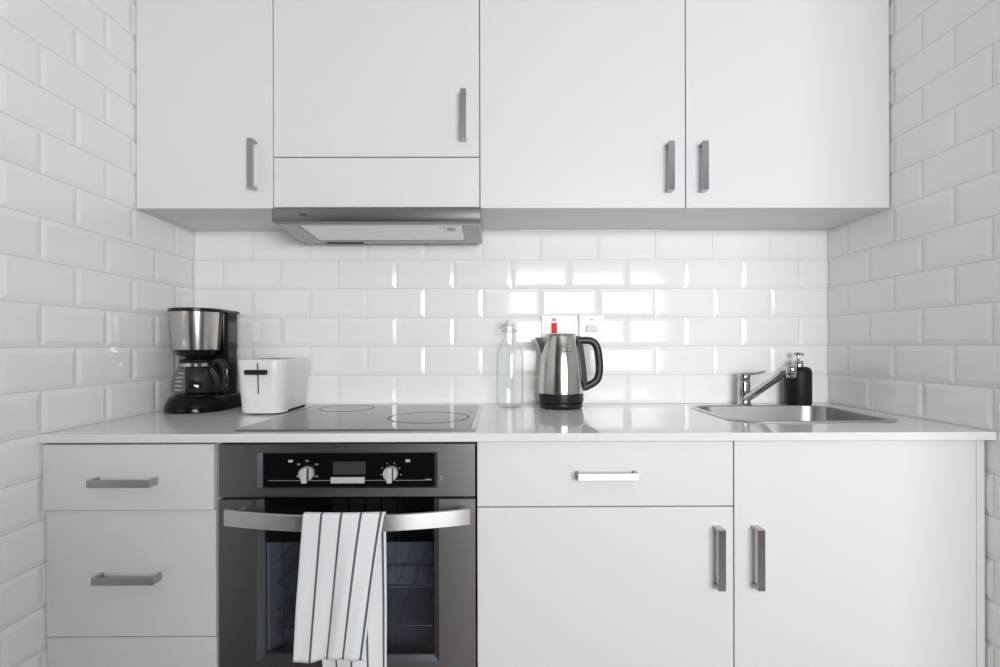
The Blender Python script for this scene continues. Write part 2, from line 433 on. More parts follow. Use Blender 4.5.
prof = [(.2785, HZ1), (.2985, HZ1), (.3010, HZ1 - .004), (.3020, HZ1 - .020), (.3005, HZ1 - .032), (.2965, HZ1 - .039), (.2900, HZ1 - .0405), (.2785, HZ1 - .0405)]
extrude_poly(bm, [(-.650, -d, z) for d, z in prof], (.600, 0, 0))
visor = obj('visor', bm, M['steel'], t, smooth=40)
bm = bmesh.new()      # filter cassette
f0, f1 = FD0 + .002, FD1 - .001
pts = [(FX0 + .002, -f0, zu(f0) + .0015), (FX1 - .002, -f0, zu(f0) + .0015), (FX1 - .002, -f1, zu(f1) + .0015), (FX0 + .002, -f1, zu(f1) + .0015)]
extrude_poly(bm, pts, (0, 0, .005), bev=.001)
flt = obj('grease_filter', bm, M['filter'], t)
bm = bmesh.new(); zl = zu(.215)
extrude_poly(bm, [(-.180, -.250, zu(.25) + .0010), (-.125, -.250, zu(.25) + .0010), (-.125, -.185, zu(.185) + .0010), (-.160, -.185, zu(.185) + .0010)], (0, 0, .0008))
lt_ = obj('latch', bm, M['silver_plastic'], flt)
obj('latch_slot', boxm(-.152, -.130, .208, .226, zl - .001, zl + .001, bev=.0005), M['hood_grey'], lt_)
bm = bmesh.new()
extrude_poly(bm, [(-.572, -.047, zb - .0008), (-.447, -.047, zb - .0008), (-.447, -.066, zu(.066) - .0008), (-.572, -.066, zu(.066) - .0008)], (0, 0, .0015))
obj('lamp_slot', bm, M['dark_gap'], t)
bm = bmesh.new()
box(bm, -.5695, -.5675, .3018, .3024, HZ1 - .0225, HZ1 - .0125, bev=.0001)
o = obj('emblem', bm, M['print_dark'], visor)
bm = bmesh.new()
extrude_poly(bm, [(-.565, -.3019, HZ1 - .0222), (-.549, -.3019, HZ1 - .0222), (-.549, -.3019, HZ1 - .0172), (-.565, -.3019, HZ1 - .0172)], (0, -.0005, 0))
obj('lettering', bm, M['print_dark'], visor)
obj('side_rib', boxm(-.0522, -.0500, .046, .2784, zb, HZ1 - .001), M['hood_grey'], t)

# --- worktop with the sink cut-out
WD = 0.6106; WT = 0.0195
SX, SD, SHX, SHD = .846, .274, .228, .190        # sink centre and half sizes (outer rim)
bm = bmesh.new()
outer = [(XL + .001, -.0005), (XR - .001, -.0005), (XR - .001, -WD), (XL + .001, -WD)]
hole = [(p[0], p[1]) for p in rrect(SX, -SD, SHX - .016, SHD - .016, .06, 0)]
def loop(pts, z):
    vs = [bm.verts.new((x, y, z)) for x, y in pts]
    return vs, [bm.edges.new((vs[i], vs[(i + 1) % len(vs)])) for i in range(len(vs))]
vo, eo = loop(outer, ZC); vh, eh = loop(hole, ZC)
r = bmesh.ops.triangle_fill(bm, edges=eo + eh, use_beauty=True)
top = [g for g in r['geom'] if isinstance(g, bmesh.types.BMFace)]
r = bmesh.ops.extrude_face_region(bm, geom=top)
nv = [g for g in r['geom'] if isinstance(g, bmesh.types.BMVert)]
bmesh.ops.translate(bm, verts=nv, vec=(0, 0, -WT))
bmesh.ops.recalc_face_normals(bm, faces=bm.faces[:])
fe = [e for e in bm.edges if all(abs(v.co.y + WD) < 1e-5 for v in e.verts) and abs(e.verts[0].co.z - e.verts[1].co.z) < 1e-5]
bmesh.ops.bevel(bm, geom=fe, offset=.0022, segments=3, affect='EDGES', profile=0.5)
wt = obj('worktop', bm, M['quartz'])
tag(wt, 'continuous polished white stone worktop running from wall to wall over the base units', 'worktop')

# --- base units
BZ = 0.10; BT = ZC - WT - .0008
# left drawer unit
t = thing('drawer_unit', 'narrow white base unit of drawers against the left tiled wall, left of the oven', 'cabinet', (-.85, -.3, BZ), 'white base units')
obj('body', carcass(XL + .002, -.6525, .002, .568, BZ, BT), M['carcass'], t)
d = front('drawer', t, XL + .0035, -.6545, ZC - .1755, ZC - .0245, .603); bar_handle(d, -.8515, ZC - .107, .603, False)
d = front('drawer', t, XL + .0035, -.6545, ZC - .4712, ZC - .1785, .594); bar_handle(d, -.8485, ZC - .330, .594, False)
d = front('drawer', t, XL + .0035, -.6545, BZ + .002, ZC - .4742, .592); bar_handle(d, -.8545, ZC - .60, .592, False)
# middle unit: drawer over a door
FD = .585
t = thing('base_cabinet', 'white base unit with one drawer above one door, right of the oven', 'cabinet', (.25, -.3, BZ), 'white base units')
obj('body', carcass(-.0475, .5495, .002, FD - .020, BZ, BT), M['carcass'], t)
d = front('drawer', t, -.0480, .5525, ZC - .1755, ZC - .0235, FD); bar_handle(d, .2535, ZC - .100, FD, False)
d = front('door', t, -.0480, .5525, BZ + .002, ZC - .1785, FD); bar_handle(d, .5130, ZC - .2915, FD, True)
# sink unit
t = thing('sink_base_cabinet', 'white one-door base unit in the right corner under the steel sink', 'cabinet', (.85, -.3, BZ), 'white base units')
obj('body', carcass(.5510, XR - .004, .002, FD - .020, BZ, BT, side='top'), M['carcass'], t)
d = front('door', t, .5555, 1.1255, BZ + .002, ZC - .0235, FD); bar_handle(d, .6030, ZC - .2915, FD, True)
front('filler_strip', t, 1.1262, XR - .0045, BZ + .002, ZC - .0235, FD + .0005)
struct('trim_1', boxm(XL + .002, XR - .002, .50, .52, 0.0, BZ - .001), M['lacquer'])

# ------------------------------------------------------------------ oven
OX0, OX1, OF = -.6480, -.0525, .592
t = thing('oven', 'built-in stainless steel oven with a glass door under the cooktop', 'oven', (-.35, -.3, ZC - .62))
CZ0, CZ1 = ZC - .1500, ZC - .0265
# body with the cavity
bm = carcass(OX0 + .008, OX1 - .008, .05, OF - .024, ZC - .617, ZC - .030, t=.03)
obj('body', bm, M['hood_grey'], t)
CX0, CX1, CVZ0, CVZ1 = -.545, -.150, ZC - .560, ZC - .205
bm = bmesh.new()   # enamelled liner, open to the front
V = lambda x, d, z: bm.verts.new((x, -d, z))
def liner(dd, e): return [V(CX0 - e, dd, CVZ0 - e), V(CX1 + e, dd, CVZ0 - e), V(CX1 + e, dd, CVZ1 + e), V(CX0 - e, dd, CVZ1 + e)]
a, b_, c, d_ = liner(.16, .004), liner(OF - .030, .004), liner(OF - .030, 0), liner(.165, 0)
for A, B in ((a, b_), (b_, c), (c, d_)):
    for k in range(4): bm.faces.new((A[k], A[(k + 1) % 4], B[(k + 1) % 4], B[k]))
bm.faces.new(a); bm.faces.new(d_)
obj('cavity_liner', bm, M['enamel'], t)
for zz in (ZC - .376, ZC - .474):
    bm = bmesh.new()
    loopr = [(CX0 + .012, -.20, zz), (CX0 + .012, -(OF - .045), zz), (CX1 - .012, -(OF - .045), zz), (CX1 - .012, -.20, zz)]
    sweep(bm, loopr, .0018, n=8, closed=True)
    for k in range(1, 9):
        x = CX0 + .012 + (CX1 - CX0 - .024) * k / 9
        sweep(bm, [(x, -.20, zz), (x, -(OF - .045), zz)], .0009, n=6)
    obj('rack', bm, M['wire'], t, smooth=60)
for sx in (CX0 + .006, CX1 - .006):
    bm = bmesh.new()
    for yy in (.24, .50): sweep(bm, [(sx, -yy, CVZ0 + .03), (sx, -yy, CVZ1 - .03)], .0012, n=6)
    for k in range(5):
        zz = CVZ0 + .055 + k * .06
        sweep(bm, [(sx, -.22, zz), (sx, -.53, zz)], .0011, n=6)
    obj('side_rail', bm, M['wire'], t, smooth=60)
# control panel: steel face with a sunk black field
PX0, PX1, PZ0, PZ1 = -.5600, -.1385, CZ0 + .0205, CZ1 - .0190
IX0, IX1, IZ0, IZ1 = PX0 + .0130, PX1 - .0075, PZ0 + .0025, PZ1 - .0025
bm = bmesh.new()
def rect(x0, x1, z0, z1, d): return [bm.verts.new((x, -d, z)) for x, z in ((x0, z0), (x1, z0), (x1, z1), (x0, z1))]
A = rect(OX0, OX1, CZ0, CZ1, OF - .020); B = rect(OX0, OX1, CZ0, CZ1, OF - .001); B2 = rect(OX0 + .001, OX1 - .001, CZ0 + .001, CZ1 - .001, OF)
C_ = rect(PX0, PX1, PZ0, PZ1, OF); C2 = rect(PX0 + .0015, PX1 - .0015, PZ0 + .001, PZ1 - .001, OF + .0012); D = rect(IX0, IX1, IZ0, IZ1, OF - .0035)
for P_, Q in ((A, B), (B, B2), (B2, C_), (C_, C2), (C2, D)):
    for k in range(4): bm.faces.new((P_[k], P_[(k + 1) % 4], Q[(k + 1) % 4], Q[k])).material_index = 1 if Q is D and k in (1, 3) else 0
bm.faces.new(A); bm.faces.new(D)
cp = obj('control_panel', bm, [M['steel'], M['dark_bevel']], t)
fld = obj('control_field', boxm(IX0 + .0002, IX1 - .0002, OF - .0034, OF - .0022, IZ0 + .0002, IZ1 - .0002), M['black_gloss'], cp)
FF = OF - .0022
zc = ZC - .0950
def knob(cx, cz):
    bm = bmesh.new(); n = 40
    prof = [(0.0, .0), (.0168, .0), (.0168, .010), (.0158, .0125), (0.0, .0125)]
    lathe(bm, prof, n=n)
    bmesh.ops.transform(bm, matrix=Matrix.Translation((cx, -FF, cz)) @ Matrix.Rotation(PI / 2, 4, 'X'), verts=bm.verts[:])
    k = obj('knob', bm, M['silver_plastic'], cp, smooth=35)
    bm = boxm(cx - .0062, cx + .0062, FF + .0120, FF + .0240, cz - .0185, cz + .0160, bev=.002, seg=2)
    obj('grip', bm, M['silver_plastic'], k)
    obj('pointer', boxm(cx + .0062, cx + .0082, FF + .0120, FF + .0215, cz - .0150, cz + .0145, bev=.0006), M['print_dark'], k)
    return k
knob(-.4440, zc); knob(-.2490, zc)
def mark(name, cx, cz, w, h, m='print', par=cp):
    return obj(name, boxm(cx - w / 2, cx + w / 2, FF - .0002, FF + .0003, cz - h / 2, cz + h / 2), M[m], par)
obj('display', boxm(-.3835, -.3075, FF - .0005, FF + .0012, ZC - .0980, ZC - .0680, bev=.0006), M['display'], cp)
obj('button_strip', boxm(-.3880, -.3095, FF - .0005, FF + .0060, ZC - .1175, ZC - .1035, bev=.001), M['silver_plastic'], cp)
mark('printed_line', -.3440, ZC - .1120, .380, .0012, 'print_grey')
mark('printed_symbol', -.1620, ZC - .1105, .0150, .0032, 'print_grey')
for dx, dz in ((-.020, .021), (.022, .021), (.022, -.007), (-.021, -.007), (0.0, .029)):
    for s in (-1, 1):
        mark('printed_symbol', -.4440 + dx + s * .0021, zc + dz, .0026, .0042, 'print_grey')
for s in (-1, 0, 1): mark('printed_symbol', -.4825 + s * .0036, ZC - .0665, .0024, .0055)
for s in (-1, 0, 1): mark('printed_symbol', -.2095 + s * .0036, ZC - .0665, .0022, .0065)
for k in range(9):
    if k in (4,): continue
    a = math.radians(90 - (k - 4) * 40 + 180)
    mark('printed_symbol', -.2490 + .0235 * math.cos(a), zc + .0235 * math.sin(a), .0026, .0026, 'print_grey')
for k in range(2): obj('stamp', boxm(-.1325, -.1300, OF - .0002, OF + .0003, ZC - .1115 + k * .006, ZC - .1085 + k * .006), M['print'], cp)
# door
DZ0, DZ1 = ZC - .617, ZC - .1555
WXa, WXb, WZa = -.5620, -.1365, ZC - .5360          # outer edge of the window bevel
WXi, WXj, WZi = -.5460, -.1490, ZC - .5200          # inner edge
bm = bmesh.new()
def uloop(pts, d): return [bm.verts.new((x, -d, z)) for x, z in pts]
Uo = [(OX0, DZ1), (OX0, DZ0), (OX1, DZ0), (OX1, DZ1)]
Um = [(WXa, DZ1), (WXa, WZa), (WXb, WZa), (WXb, DZ1)]
Ui = [(WXi, DZ1), (WXi, WZi), (WXj, WZi), (WXj, DZ1)]
R0 = uloop(Uo, OF - .022); R1 = uloop(Uo, OF); R2 = uloop(Um, OF); R2b = uloop([(WXa + .001, DZ1), (WXa + .001, WZa + .001), (WXb - .001, WZa + .001), (WXb - .001, DZ1)], OF + .0010)
R3 = uloop(Ui, OF - .0045); R4 = uloop(Ui, OF - .022)
for P_, Q in ((R0, R1), (R1, R2), (R2, R2b), (R2b, R3), (R3, R4), (R4, R0)):
    for k in range(3): bm.faces.new((P_[k], P_[k + 1], Q[k + 1], Q[k])).material_index = 1 if Q is R3 else 0
for k in (0, 3): bm.faces.new((R0[k], R1[k], R2[k], R2b[k], R3[k], R4[k]))
door = obj('door', bm, [M['steel'], M['dark_bevel']], t)
obj('glass', boxm(WXi + .0004, WXj - .0004, OF - .012, OF - .008, WZi + .0004, DZ1 - .0005), M['oven_glass'], door)
obj('glass_border', boxm(WXi + .0004, WXj - .0004, OF - .0155, OF - .0135, ZC - .2600, DZ1 - .0005), M['black_gloss'], door)
# bowed handle
HX0, HX1 = -.6120, -.0625; HZa, HZb = ZC - .1995, ZC - .1640
hd = lambda x: .640 + .046 * (1 - ((x - (HX0 + HX1) / 2) / ((HX1 - HX0) / 2)) ** 2)
bm = bmesh.new(); rings = []
N_ = 40
for i in range(N_ + 1):
    x = HX0 + (HX1 - HX0) * i / N_; d = hd(x); th = .0085
    sec = [(0, HZa + .001), (0, HZb - .001), (-.001, HZb), (-th + .001, HZb), (-th, HZb - .001), (-th, HZa + .001), (-th + .001, HZa), (-.001, HZa)]
    rings.append([(x, -(d + o), z) for o, z in sec])
loft(bm, rings)
hdl = obj('handle', bm, M['handle_steel'], door, smooth=40)
for x in (HX0 + .018, HX1 - .018):
    obj('post', boxm(x - .008, x + .008, OF + .0005, hd(x) - .007, HZa + .006, HZb - .006, bev=.0015), M['steel'], hdl)

# ------------------------------------------------------------------ tea towel over the oven handle
NU, dm = 60, None
def lerp(a, b, t): return a + (b - a) * t
bm = bmesh.new(); uvl = bm.loops.layers.uv.new('UVMap')
xa, xb = -.4180, -.2440                        # edges where it crosses the bar
def front_pt(u, s):
    """s: 0 at the bar, 1 at the lower hem of the front layer"""
    xt = lerp(xa, xb, u); L = .306
    x = xt + lerp(-.0170, -.0440, u) * s ** 0.9
    z = HZb + .0015 - L * s - .004 * math.sin(u * PI * 2.2) * s
    wv = (.0055 * math.sin(u * 9 + 1.2) + .0025 * math.sin(u * 21 + 2.5 * s)) * min(1, s * 1.6) + .006 * max(0, u - .8) / .2 * s
    d = hd(xt) + .0035 + wv + .006 * s
    return x, d, z
def back_pt(u, s):
    xt = lerp(xa, xb, u); L = .415
    x = xt + lerp(.035, -.002, u) * min(1, s * 1.1) 
    z = HZb + .0015 - L * s
    wv = .004 * math.sin(u * 8 + 4) * min(1, s * 2)
    d = hd(xt) - .0085 - .0035 - .010 * min(1, s * 2) + wv
    return x, d, z
cols = []
for i in range(NU + 1):
    u = i / NU; col = []
    for k in range(40, -1, -1): col.append(front_pt(u, k / 40))
    xt = lerp(xa, xb, u); dc = hd(xt) - .0042
    for k in range(1, 8):
        a = PI * k / 8; col.append((xt, dc + .0077 * math.cos(a), HZb + .0015 + .0035 * math.sin(a)))
    for k in range(0, 41): col.append(back_pt(u, k / 40))
    cols.append([(bm.verts.new((x, -d, z)), u, j) for j, (x, d, z) in enumerate(col)])
NJ = len(cols[0])
for i in range(NU):
    for j in range(NJ - 1):
        q = (cols[i][j], cols[i + 1][j], cols[i + 1][j + 1], cols[i][j + 1])
        f = bm.faces.new([v[0] for v in q])
        for l, v in zip(f.loops, q): l[uvl].uv = (v[1], v[2] / NJ)
bmesh.ops.recalc_face_normals(bm, faces=bm.faces[:])
tw = obj('tea_towel', bm, towel_material([.232, .475, .715, .955], .0150, 1), smooth=180, recalc=False)
sm = tw.modifiers.new('thick', 'SOLIDIFY'); sm.thickness = .0022; sm.offset = 0
tag(tw, 'white tea towel with thin dark blue stripes hanging over the oven door handle', 'towel')

# ------------------------------------------------------------------ cooktop
KX0, KX1, KD0, KD1 = -.6180, -.0640, .060, .570
t = thing('cooktop', 'black glass electric cooktop set into the worktop above the oven', 'cooktop', (-.34, -.315, ZC))
bm = bmesh.new()
kx, ky, hx_, hy_ = (KX0 + KX1) / 2, -(KD0 + KD1) / 2, (KX1 - KX0) / 2, (KD1 - KD0) / 2
loft(bm, [rrect(kx, ky, hx_ - .001, hy_ - .001, .004, ZC + .0006), rrect(kx, ky, hx_, hy_, .004, ZC + .0022), rrect(kx, ky, hx_ - .0022, hy_ - .0022, .004, ZC + .0042)])
obj('glass_top', bm, M['ceramic_glass'], t)
for x0, x1 in ((KX0 - .0032, KX0 - .0003), (KX1 + .0003, KX1 + .0115)):
    obj('side_trim', boxm(x0, x1, KD0 - .001, KD1 + .001, ZC + .0004, ZC + .0052, bev=.0012), M['steel_light'], t)
obj('front_trim', boxm(KX0 - .003, KX1 + .011, KD1 + .0013, KD1 + .0042, ZC + .0004, ZC + .0048, bev=.0008), M['steel'], t)
def ring(cx, cd, r, w=.0038):
    bm = bmesh.new()
    lathe(bm, [(r - w, .0002), (r - w, .00045), (r, .00045), (r, .0002)], c=(cx, -cd, ZC + .0041), n=72)
    return obj('burner_ring', bm, M['ring'], t)
ring(-.190, .366, .112); ring(-.478, .150, .085); 

# ------------------------------------------------------------------ sink
t = thing('sink', 'small inset stainless steel sink with rounded corners in the right of the worktop', 'sink', (SX, -SD, ZC - .15))
bm = bmesh.new()
R = lambda ins, z, r: rrect(SX, -SD, SHX - ins, SHD - ins, r, z, 10)
loft(bm, [R(.060, ZC - .1535, .05), R(.036, ZC - .1450, .06), R(.0235, ZC - .120, .06), R(.0190, ZC - .010, .062), R(.0185, ZC + .0006, .062),
          R(.0000, ZC + .0006, .075), R(.0005, ZC + .0025, .075), R(.0050, ZC + .0045, .072), R(.0125, ZC + .0042, .068), R(.0165, ZC + .0010, .064),
          R(.0178, ZC - .010, .062), R(.0222, ZC - .120, .06), R(.035, ZC - .1435, .06), R(.060, ZC - .1520, .05)])
bowl = obj('basin', bm, M['sink_steel'], t, smooth=50)
bm = bmesh.new(); lathe(bm, [(0, .0025), (.012, .0030), (.030, .0022), (.042, .0022), (.044, .0002), (.040, -.0003), (0, -.0003)], c=(SX, -SD, ZC - .1518), n=40)
obj('drain', bm, M['chrome'], t, smooth=50)

# --- faucet
FX, FDp = .832, .052
t = thing('faucet', 'chrome mixer tap with a rising swivel spout behind the sink', 'faucet', (FX, -FDp, ZC))
bm = bmesh.new(); lathe(bm, [(0, .0004), (.0245, .0004), (.0245, .004), (.0215, .0065), (.0200, .012), (.0200, .040), (.0195, .074), (.0185, .083), (.015, .0865), (0, .0865)], c=(FX, -FDp, ZC), n=40)
obj('body', bm, M['chrome'], t, smooth=40)
bm = bmesh.new(); lathe(bm, [(0, .0866), (.0185, .0866), (.0195, .090), (.0195, .100), (.017, .106), (0, .108)], c=(FX, -FDp, ZC), n=40)
lv = obj('lever_cap', bm, M['chrome'], t, smooth=40)
bm = bmesh.new()
sweep(bm, [(FX - .016, -FDp, ZC + .1035), (FX + .010, -FDp - .002, ZC + .1045), (FX + .036, -FDp - .006, ZC + .1070), (FX + .060, -FDp - .010, ZC + .1125), (FX + .0665, -FDp - .011, ZC + .114)],
      [.0175, .0150, .0110, .0085, .005], [.0045, .0060, .0042, .0032, .002], n=16, sq=.6)
obj('lever', bm, M['chrome'], lv, smooth=50)
bm = bmesh.new()
EX, ED, EZ = .880, .245, ZC + .126
pth = spline([(FX + .003, -FDp - .010, ZC + .022), (FX + .014, -FDp - .055, ZC + .047), (FX + .027, -FDp - .105, ZC + .078), (FX + .037, -FDp - .150, ZC + .106), (EX - .003, -ED + .018, ZC + .126), (EX, -ED + .002, ZC + .130)], 6)
n = len(pth)
sweep(bm, pth, [lerp(.0150, .0120, i / (n - 1)) for i in range(n)], [lerp(.0115, .0085, i / (n - 1)) for i in range(n)], n=16, sq=.7)
obj('spout', bm, M['chrome'], t, smooth=50)
bm = bmesh.new(); lathe(bm, [(0, .0), (.0115, .0), (.0135, .002), (.0135, .012), (.0145, .0135), (.0145, .034), (.012, .038), (0, .039)], c=(EX, -ED - .004, ZC + .103), n=32)
obj('nozzle', bm, M['chrome'], t, smooth=40)

# --- soap dispenser
DX, DD = 1.013, .056
t = thing('soap_dispenser', 'matte black soap dispenser with a chrome pump standing behind the sink', 'soap dispenser', (DX, -DD, ZC))
bm = bmesh.new(); lathe(bm, [(0, .0005), (.034, .0005), (.0395, .004), (.0412, .010), (.0412, .108), (.0392, .119), (.033, .1265), (.024, .129), (0, .129)], c=(DX, -DD, ZC), n=48)
obj('bottle', bm, M['matte_black'], t, smooth=40)
bm = bmesh.new(); lathe(bm, [(0, .1292), (.0165, .1292), (.0165, .146), (.0150, .1485), (.0060, .149), (.0050, .152), (.0050, .167), (0, .167)], c=(DX, -DD, ZC), n=32)
pm = obj('pump', bm, M['chrome'], t, smooth=40)
bm = bmesh.new(); lathe(bm, [(0, .1672), (.0070, .1672), (.0120, .1720), (.0120, .1755), (.0100, .1770), (0, .1770)], c=(DX, -DD, ZC), n=32)
hd_ = obj('pump_head', bm, M['chrome'], pm, smooth=40)
bm = bmesh.new(); sweep(bm, spline([(DX, -DD, ZC + .1725), (DX - .002, -DD - .018, ZC + .1730), (DX - .003, -DD - .032, ZC + .1700)], 5), .0042, n=12)
obj('pump_nozzle', bm, M['chrome'], pm, smooth=50)

# ------------------------------------------------------------------ kettle
QX, QD = .2055, .118
t = thing('electric_kettle', 'stainless steel electric kettle with a black handle and base on the worktop', 'kettle', (QX, -QD, ZC))
c = (QX, -QD, ZC)
bm = bmesh.new(); lathe(bm, [(0, .0005), (.064, .0005), (.0685, .004), (.0700, .010), (.0700, .0175), (.060, .0182), (0, .0182)], c=c, n=56)
obj('power_base', bm, M['charcoal'], t, smooth=40)
bm = bmesh.new(); lathe(bm, [(0, .0186), (.062, .0186), (.0715, .0205), (.0725, .024), (.0725, .0475), (.0700, .0490), (0, .0490)], c=c, n=56)
obj('lower_collar', bm, M['charcoal'], t, smooth=40)
kp = [(.0725, .0494), (.0722, .062), (.0712, .085), (.0695, .112), (.0668, .140), (.0632, .168), (.0590, .194), (.0545, .216), (.0510, .2300), (.0500, .2340)]
bm = bmesh.new(); lathe(bm, [(0, .0492)] + kp + [(.0480, .2350), (0, .2350)], c=c, n=64)
body = obj('body', bm, M['kettle_steel'], t, smooth=50)
bm = bmesh.new()      # pouring lip pointing left
def krad(z):
    for (r0, z0), (r1, z1) in zip(kp, kp[1:]):
        if z0 <= z <= z1: return r0 + (r1 - r0) * (z - z0) / (z1 - z0)
    return kp[-1][0]
A_ = math.radians(36); NS = 24
def lip(t, k):
    """t in -1..1 around the lip, k 0 top .. 1 where it dies into the wall"""
    z = .2265 + (.168 - .2265) * k
    a = A_ * (1 - k) * t; rr = krad(z) - .0008
    out = .0330 * (1 - k) * (1 - abs(t) ** 1.35)
    return (QX - rr * math.cos(a) - out, -QD + rr * math.sin(a) * (1 - .1 * (1 - abs(t))), ZC + z + .0035 * (1 - abs(t)) * (1 - k))
rows_ = [[lip(-1 + 2 * i / NS, k / 8) for i in range(NS + 1)] for k in range(8)]
vr = [[bm.verts.new(p) for p in row] for row in rows_]
apex = bm.verts.new(lip(0, 1))
for Ra, Rb in zip(vr, vr[1:]):
    for i in range(NS): bm.faces.new((Ra[i], Ra[i + 1], Rb[i + 1], Rb[i]))
for i in range(NS): bm.faces.new((vr[-1][i], vr[-1][i + 1], apex))
bm.faces.new(vr[0])
obj('spout', bm, M['kettle_steel'], t, smooth=50)
bm = bmesh.new()
for i, w in enumerate((.0036, .0030, .0034, .0028, .0034, .0030, .0032)):
    x = -.0045 + i * .0054; rr = krad(.1825) + .0003
    d = QD + math.sqrt(rr * rr - x * x)
    box(bm, QX + x - w / 2, QX + x + w / 2, d - .0012, d + .0005, ZC + .1812, ZC + .1840)
bmesh.ops.remove_doubles(bm, verts=bm.verts[:], dist=1e-6)
obj('lettering', bm, M['print_dark'], body)
bm = bmesh.new(); lathe(bm, [(0, .2352), (.0470, .2352), (.0475, .2375), (.0440, .2400), (.030, .2412), (0, .2415)], c=c, n=48)
obj('lid', bm, M['kettle_steel'], t, smooth=40)
# handle: black backing strip on the wall of the jug and the loop
bm = bmesh.new(); rings = []
for i in range(13):
    z = lerp(.0560, .2320, i / 12)
    rr = None
    for (r0, z0), (r1, z1) in zip(kp, kp[1:]):
        if z0 <= z <= z1: rr = lerp(r0, r1, (z - z0) / (z1 - z0))
    rr = rr or .05
    hw = .0115
    rings.append([(QX + rr - .003, -QD - hw, ZC + z), (QX + rr + .0125, -QD - hw * .8, ZC + z), (QX + rr + .0150, -QD, ZC + z), (QX + rr + .0125, -QD + hw * .8, ZC + z), (QX + rr - .003, -QD + hw, ZC + z)])
loft(bm, rings)
hs = obj('handle_strip', bm, M['charcoal'], t, smooth=50)
bm = bmesh.new()
pth = spline([(QX + .0560, -QD, ZC + .2160), (QX + .080, -QD, ZC + .2180), (QX + .1030, -QD, ZC + .2140), (QX + .1170, -QD, ZC + .1960), (QX + .1235, -QD, ZC + .160), (QX + .1250, -QD, ZC + .120), (QX + .1180, -QD, ZC + .092), (QX + .1000, -QD, ZC + .0770), (QX + .0760, -QD, ZC + .0660)], 7)
n = len(pth); sweep(bm, pth, .0120, .0115, n=16, up=(0, 1, 0), sq=.7)
obj('handle', bm, M['charcoal'], t, smooth=60)

# ------------------------------------------------------------------ swing-top bottle
BX, BD = .0410, .086
t = thing('swing_top_bottle', 'empty clear glass bottle with a wire swing-top stopper standing beside the kettle', 'bottle', (BX, -BD, ZC))
c = (BX, -BD, ZC)
outp = [(.0, .0008), (.037, .0008), (.0425, .003), (.0445, .009), (.0448, .060), (.0448, .165), (.0440, .178), (.0405, .190), (.0330, .204), (.0250, .218), (.0185, .232), (.0150, .246), (.0140, .256), (.0160, .258), (.0165, .264), (.0150, .268)]
inp = [(.0115, .268), (.0115, .246), (.0150, .232), (.0215, .217), (.0295, .203), (.0370, .189), (.0410, .177), (.0420, .164), (.0420, .060), (.0415, .014), (.0370, .0075), (.020, .0065), (0, .0085)]
bm = bmesh.new(); lathe(bm, outp + inp, c=c, n=56)
obj('glass_body', bm, M['glass'], t, smooth=40)
bm = bmesh.new(); lathe(bm, [(0, .2700), (.0130, .2700), (.0140, .273), (.0135, .280), (.0100, .286), (.0060, .2885), (0, .289)], c=c, n=32)
st = obj('stopper', bm, M['ceramic'], t, smooth=40)
bm = bmesh.new(); lathe(bm, [(.0070, .2683), (.0130, .2683), (.0138, .2690), (.0130, .2698), (.0070, .2698)], c=c, n=32)
obj('gasket', bm, M['rubber'], st, smooth=40)
bm = bmesh.new()
cz_ = ZC + .2475
sweep(bm, [(BX + .0170 * math.cos(k * PI / 12), -BD + .0170 * math.sin(k * PI / 12), cz_) for k in range(24)], .0013, n=8, closed=True)
wc = obj('wire_collar', bm, M['wire'], t, smooth=60)
for s in (-1, 1):
    bm = bmesh.new()
    sweep(bm, spline([(BX + s * .0165, -BD, cz_), (BX + s * .0240, -BD - .004, ZC + .2500), (BX + s * .0250, -BD - .003, ZC + .262), (BX + s * .0205, -BD, ZC + .277), (BX + s * .0115, -BD, ZC + .2845)], 6), .0014, n=8)
    sweep(bm, spline([(BX + s * .0240, -BD - .004, ZC + .2500), (BX + s * .0190, -BD - .014, ZC + .2530), (BX + s * .0100, -BD - .0200, ZC + .2555), (BX, -BD - .0215, ZC + .2560)], 6), .0014, n=8)
    obj('wire_bail', bm, M['wire'], wc, smooth=60)

# ------------------------------------------------------------------ coffee maker
MX, MD = -.947, .150
t = thing('coffee_maker', 'black and steel drip coffee maker with a glass jug in the left corner', 'coffee maker', (MX, -MD, ZC))
BCY = -.158      # centre of basket, jug and hot plate
bm = bmesh.new()
def dshape(hw, y0, y1, r, z, n=10):
    """footprint with a rounded front; y0 back depth, y1 front depth"""
    pts = [(MX + hw - .008, -y0, z), (MX + hw, -y0 - .008, z)]
    cy = y1 - r
    for i in range(2 * n + 1):
        a = PI * i / (2 * n)
        pts.append((MX + hw * math.cos(a), -(cy + r * math.sin(a)), z))
    pts += [(MX - hw, -y0 - .008, z), (MX - hw + .008, -y0, z)]
    return pts
loft(bm, [dshape(.092, .045, .250, .105, ZC + .0006), dshape(.0945, .043, .253, .108, ZC + .004), dshape(.0940, .043, .252, .108, ZC + .016), dshape(.0860, .045, .242, .102, ZC + .038), dshape(.0800, .048, .234, .098, ZC + .046), dshape(.0760, .050, .230, .094, ZC + .0485)])
cb = obj('base', bm, M['black_gloss'], t, smooth=35)
bm = bmesh.new(); lathe(bm, [(0, .0487), (.062, .0487), (.062, .0510), (.058, .0522), (0, .0522)], c=(MX, BCY, ZC), n=48)
obj('hot_plate', bm, M['charcoal'], cb, smooth=40)
obj('switch', boxm(MX + .008, MX + .018, .2440, .2468, ZC + .0270, ZC + .0330, bev=.001), M['charcoal'], cb)
obj('emblem', boxm(MX + .034, MX + .048, .2430, .2436, ZC + .0090, ZC + .0140), M['print_grey'], cb)
bm = bmesh.new()
